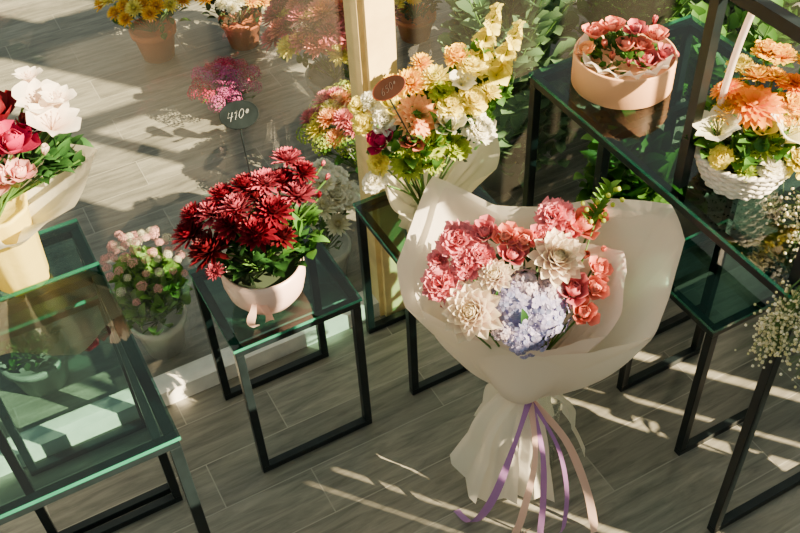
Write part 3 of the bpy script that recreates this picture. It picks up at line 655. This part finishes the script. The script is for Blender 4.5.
def leafy(c,h,rad,n,L,W,mat,label,seed,pm=M_grey,prof='leaf',bush=0):
    e=thing('potted_greenery',c,label,'potted plant');c=V(c)
    mb=MB();lathe(mb,[(0,0),(.08,0),(.1,.14),(.105,.15),(.095,.15),(.09,.13),(0,.13)],c,32);part('pot',mb.mesh('pot',pm),e)
    random.seed(seed);mb=MB()
    for i in range(n):
        a=i*GA;d=V((math.cos(a)*rad*random.uniform(.4,1),math.sin(a)*rad*random.uniform(.4,1),h*random.uniform(.35 if bush else .55,1)))
        p0=c+V((0,0,.13));p1=p0+V((d.x*.35,d.y*.35,d.z*.6));p2=p0+d;mb.tube([p0,p1,p2],[.004,.003,.0015],5,1)
        for k in range(14):
            t=.15+.85*k/13;q=p0.lerp(p1,t*2) if t<.5 else p1.lerp(p2,t*2-1);s=1 if k%2 else -1
            dr=(V((-d.y*s,d.x*s,0)).normalized()+V((d.x,d.y,d.z)).normalized()*.8+V([random.uniform(-.3,.3) for _ in range(3)]))
            leaf(mb,q,dr,L*random.uniform(.7,1.1),W*random.uniform(.8,1.1),curl=random.uniform(-.9,0),prof=prof)
    part('foliage',mb.mesh('foliage',[mat,M_stem]),e)
    if bush: foliage('foliage',e,c+V((0,0,.22)),(rad,rad,.24),bush,L,W,mat,c+V((0,0,.1)),seed=seed+1,prof=prof)
leafy((1.36,1.43,0),.50,.12,60,.085,.024,M_leaf,'grey pot of broad-leaved foliage under the display table',71,bush=150)
leafy((1.82,1.58,0),.60,.14,44,.10,.03,M_leaf,'pot of broad green leaves beside the glass table',72,bush=160)
leafy((1.44,2.10,0),.66,.22,60,.075,.022,M_leafe,'pot of eucalyptus standing by the window',73,prof='round',bush=420)
leafy((1.93,2.08,0),.70,.24,50,.08,.022,M_leaf,'tall pot of green foliage standing by the window',74,bush=420)
leafy((2.42,2.12,0),.75,.24,50,.09,.028,M_leaf,'tall pot of broad-leaved greenery in the sun',75,bush=360)
leafy((1.80,2.60,0),.5,.24,50,.09,.024,M_leafe,'pot of eucalyptus standing in the sun',78,prof='round',bush=420)
leafy((2.30,2.66,0),.6,.24,50,.09,.024,M_leafd,'pot of dark foliage standing in the sun',79,bush=360)
leafy((1.93,1.2,0),.7,.2,44,.08,.022,M_leaf,'tall pot of foliage next to the display table',76,bush=200)
leafy((1.85,.15,0),1.45,.35,6,.10,.03,M_leaf,'unseen sparse leafy plant added to dapple the sunlight',77)  # out-of-view plant, added to throw leaf shadows on the bouquet wrap
# ---------------------------------------------------------------- light
sd=bpy.data.lights.new('sun','SUN');sd.energy=40;sd.angle=math.radians(.3);sd.color=(1,.79,.48)
so=bpy.data.objects.new('sun',sd);col.objects.link(so)
tv=V((.636,-.77,.65));so.rotation_euler=tv.to_track_quat('Z','Y').to_euler()
w=bpy.data.worlds.new('world');bpy.context.scene.world=w;w.use_nodes=True;nt=w.node_tree;nt.nodes.clear()
bg=nt.nodes.new('ShaderNodeBackground');ow=nt.nodes.new('ShaderNodeOutputWorld')
tc=nt.nodes.new('ShaderNodeTexCoord');sx=nt.nodes.new('ShaderNodeSeparateXYZ');rp=nt.nodes.new('ShaderNodeValToRGB')
nt.links.new(tc.outputs['Generated'],sx.inputs[0]);nt.links.new(sx.outputs[2],rp.inputs[0])
rp.color_ramp.elements[0].color=(.31,.32,.27,1);rp.color_ramp.elements[1].color=(.60,.67,.60,1)
nt.links.new(rp.outputs[0],bg.inputs[0]);bg.inputs[1].default_value=1.15;nt.links.new(bg.outputs[0],ow.inputs[0])
# ---------------------------------------------------------------- camera
cd=bpy.data.cameras.new('camera');cd.sensor_width=36;cd.lens=978.8*36/800;cd.clip_start=.05
co=bpy.data.objects.new('camera',cd);col.objects.link(co)
Rv=V((.8776,-.4779,-.0393));Uv=V((.3612,.6048,.7098));Fv=V((.3154,.6371,-.7033))
Fv.normalize();Rv=(Rv-Fv*Rv.dot(Fv)).normalized();Uv=Rv.cross(Fv)
m=Matrix((Rv,Uv,-Fv)).transposed().to_4x4();m.translation=V((0,0,2.1));co.matrix_world=m
bpy.context.scene.camera=co
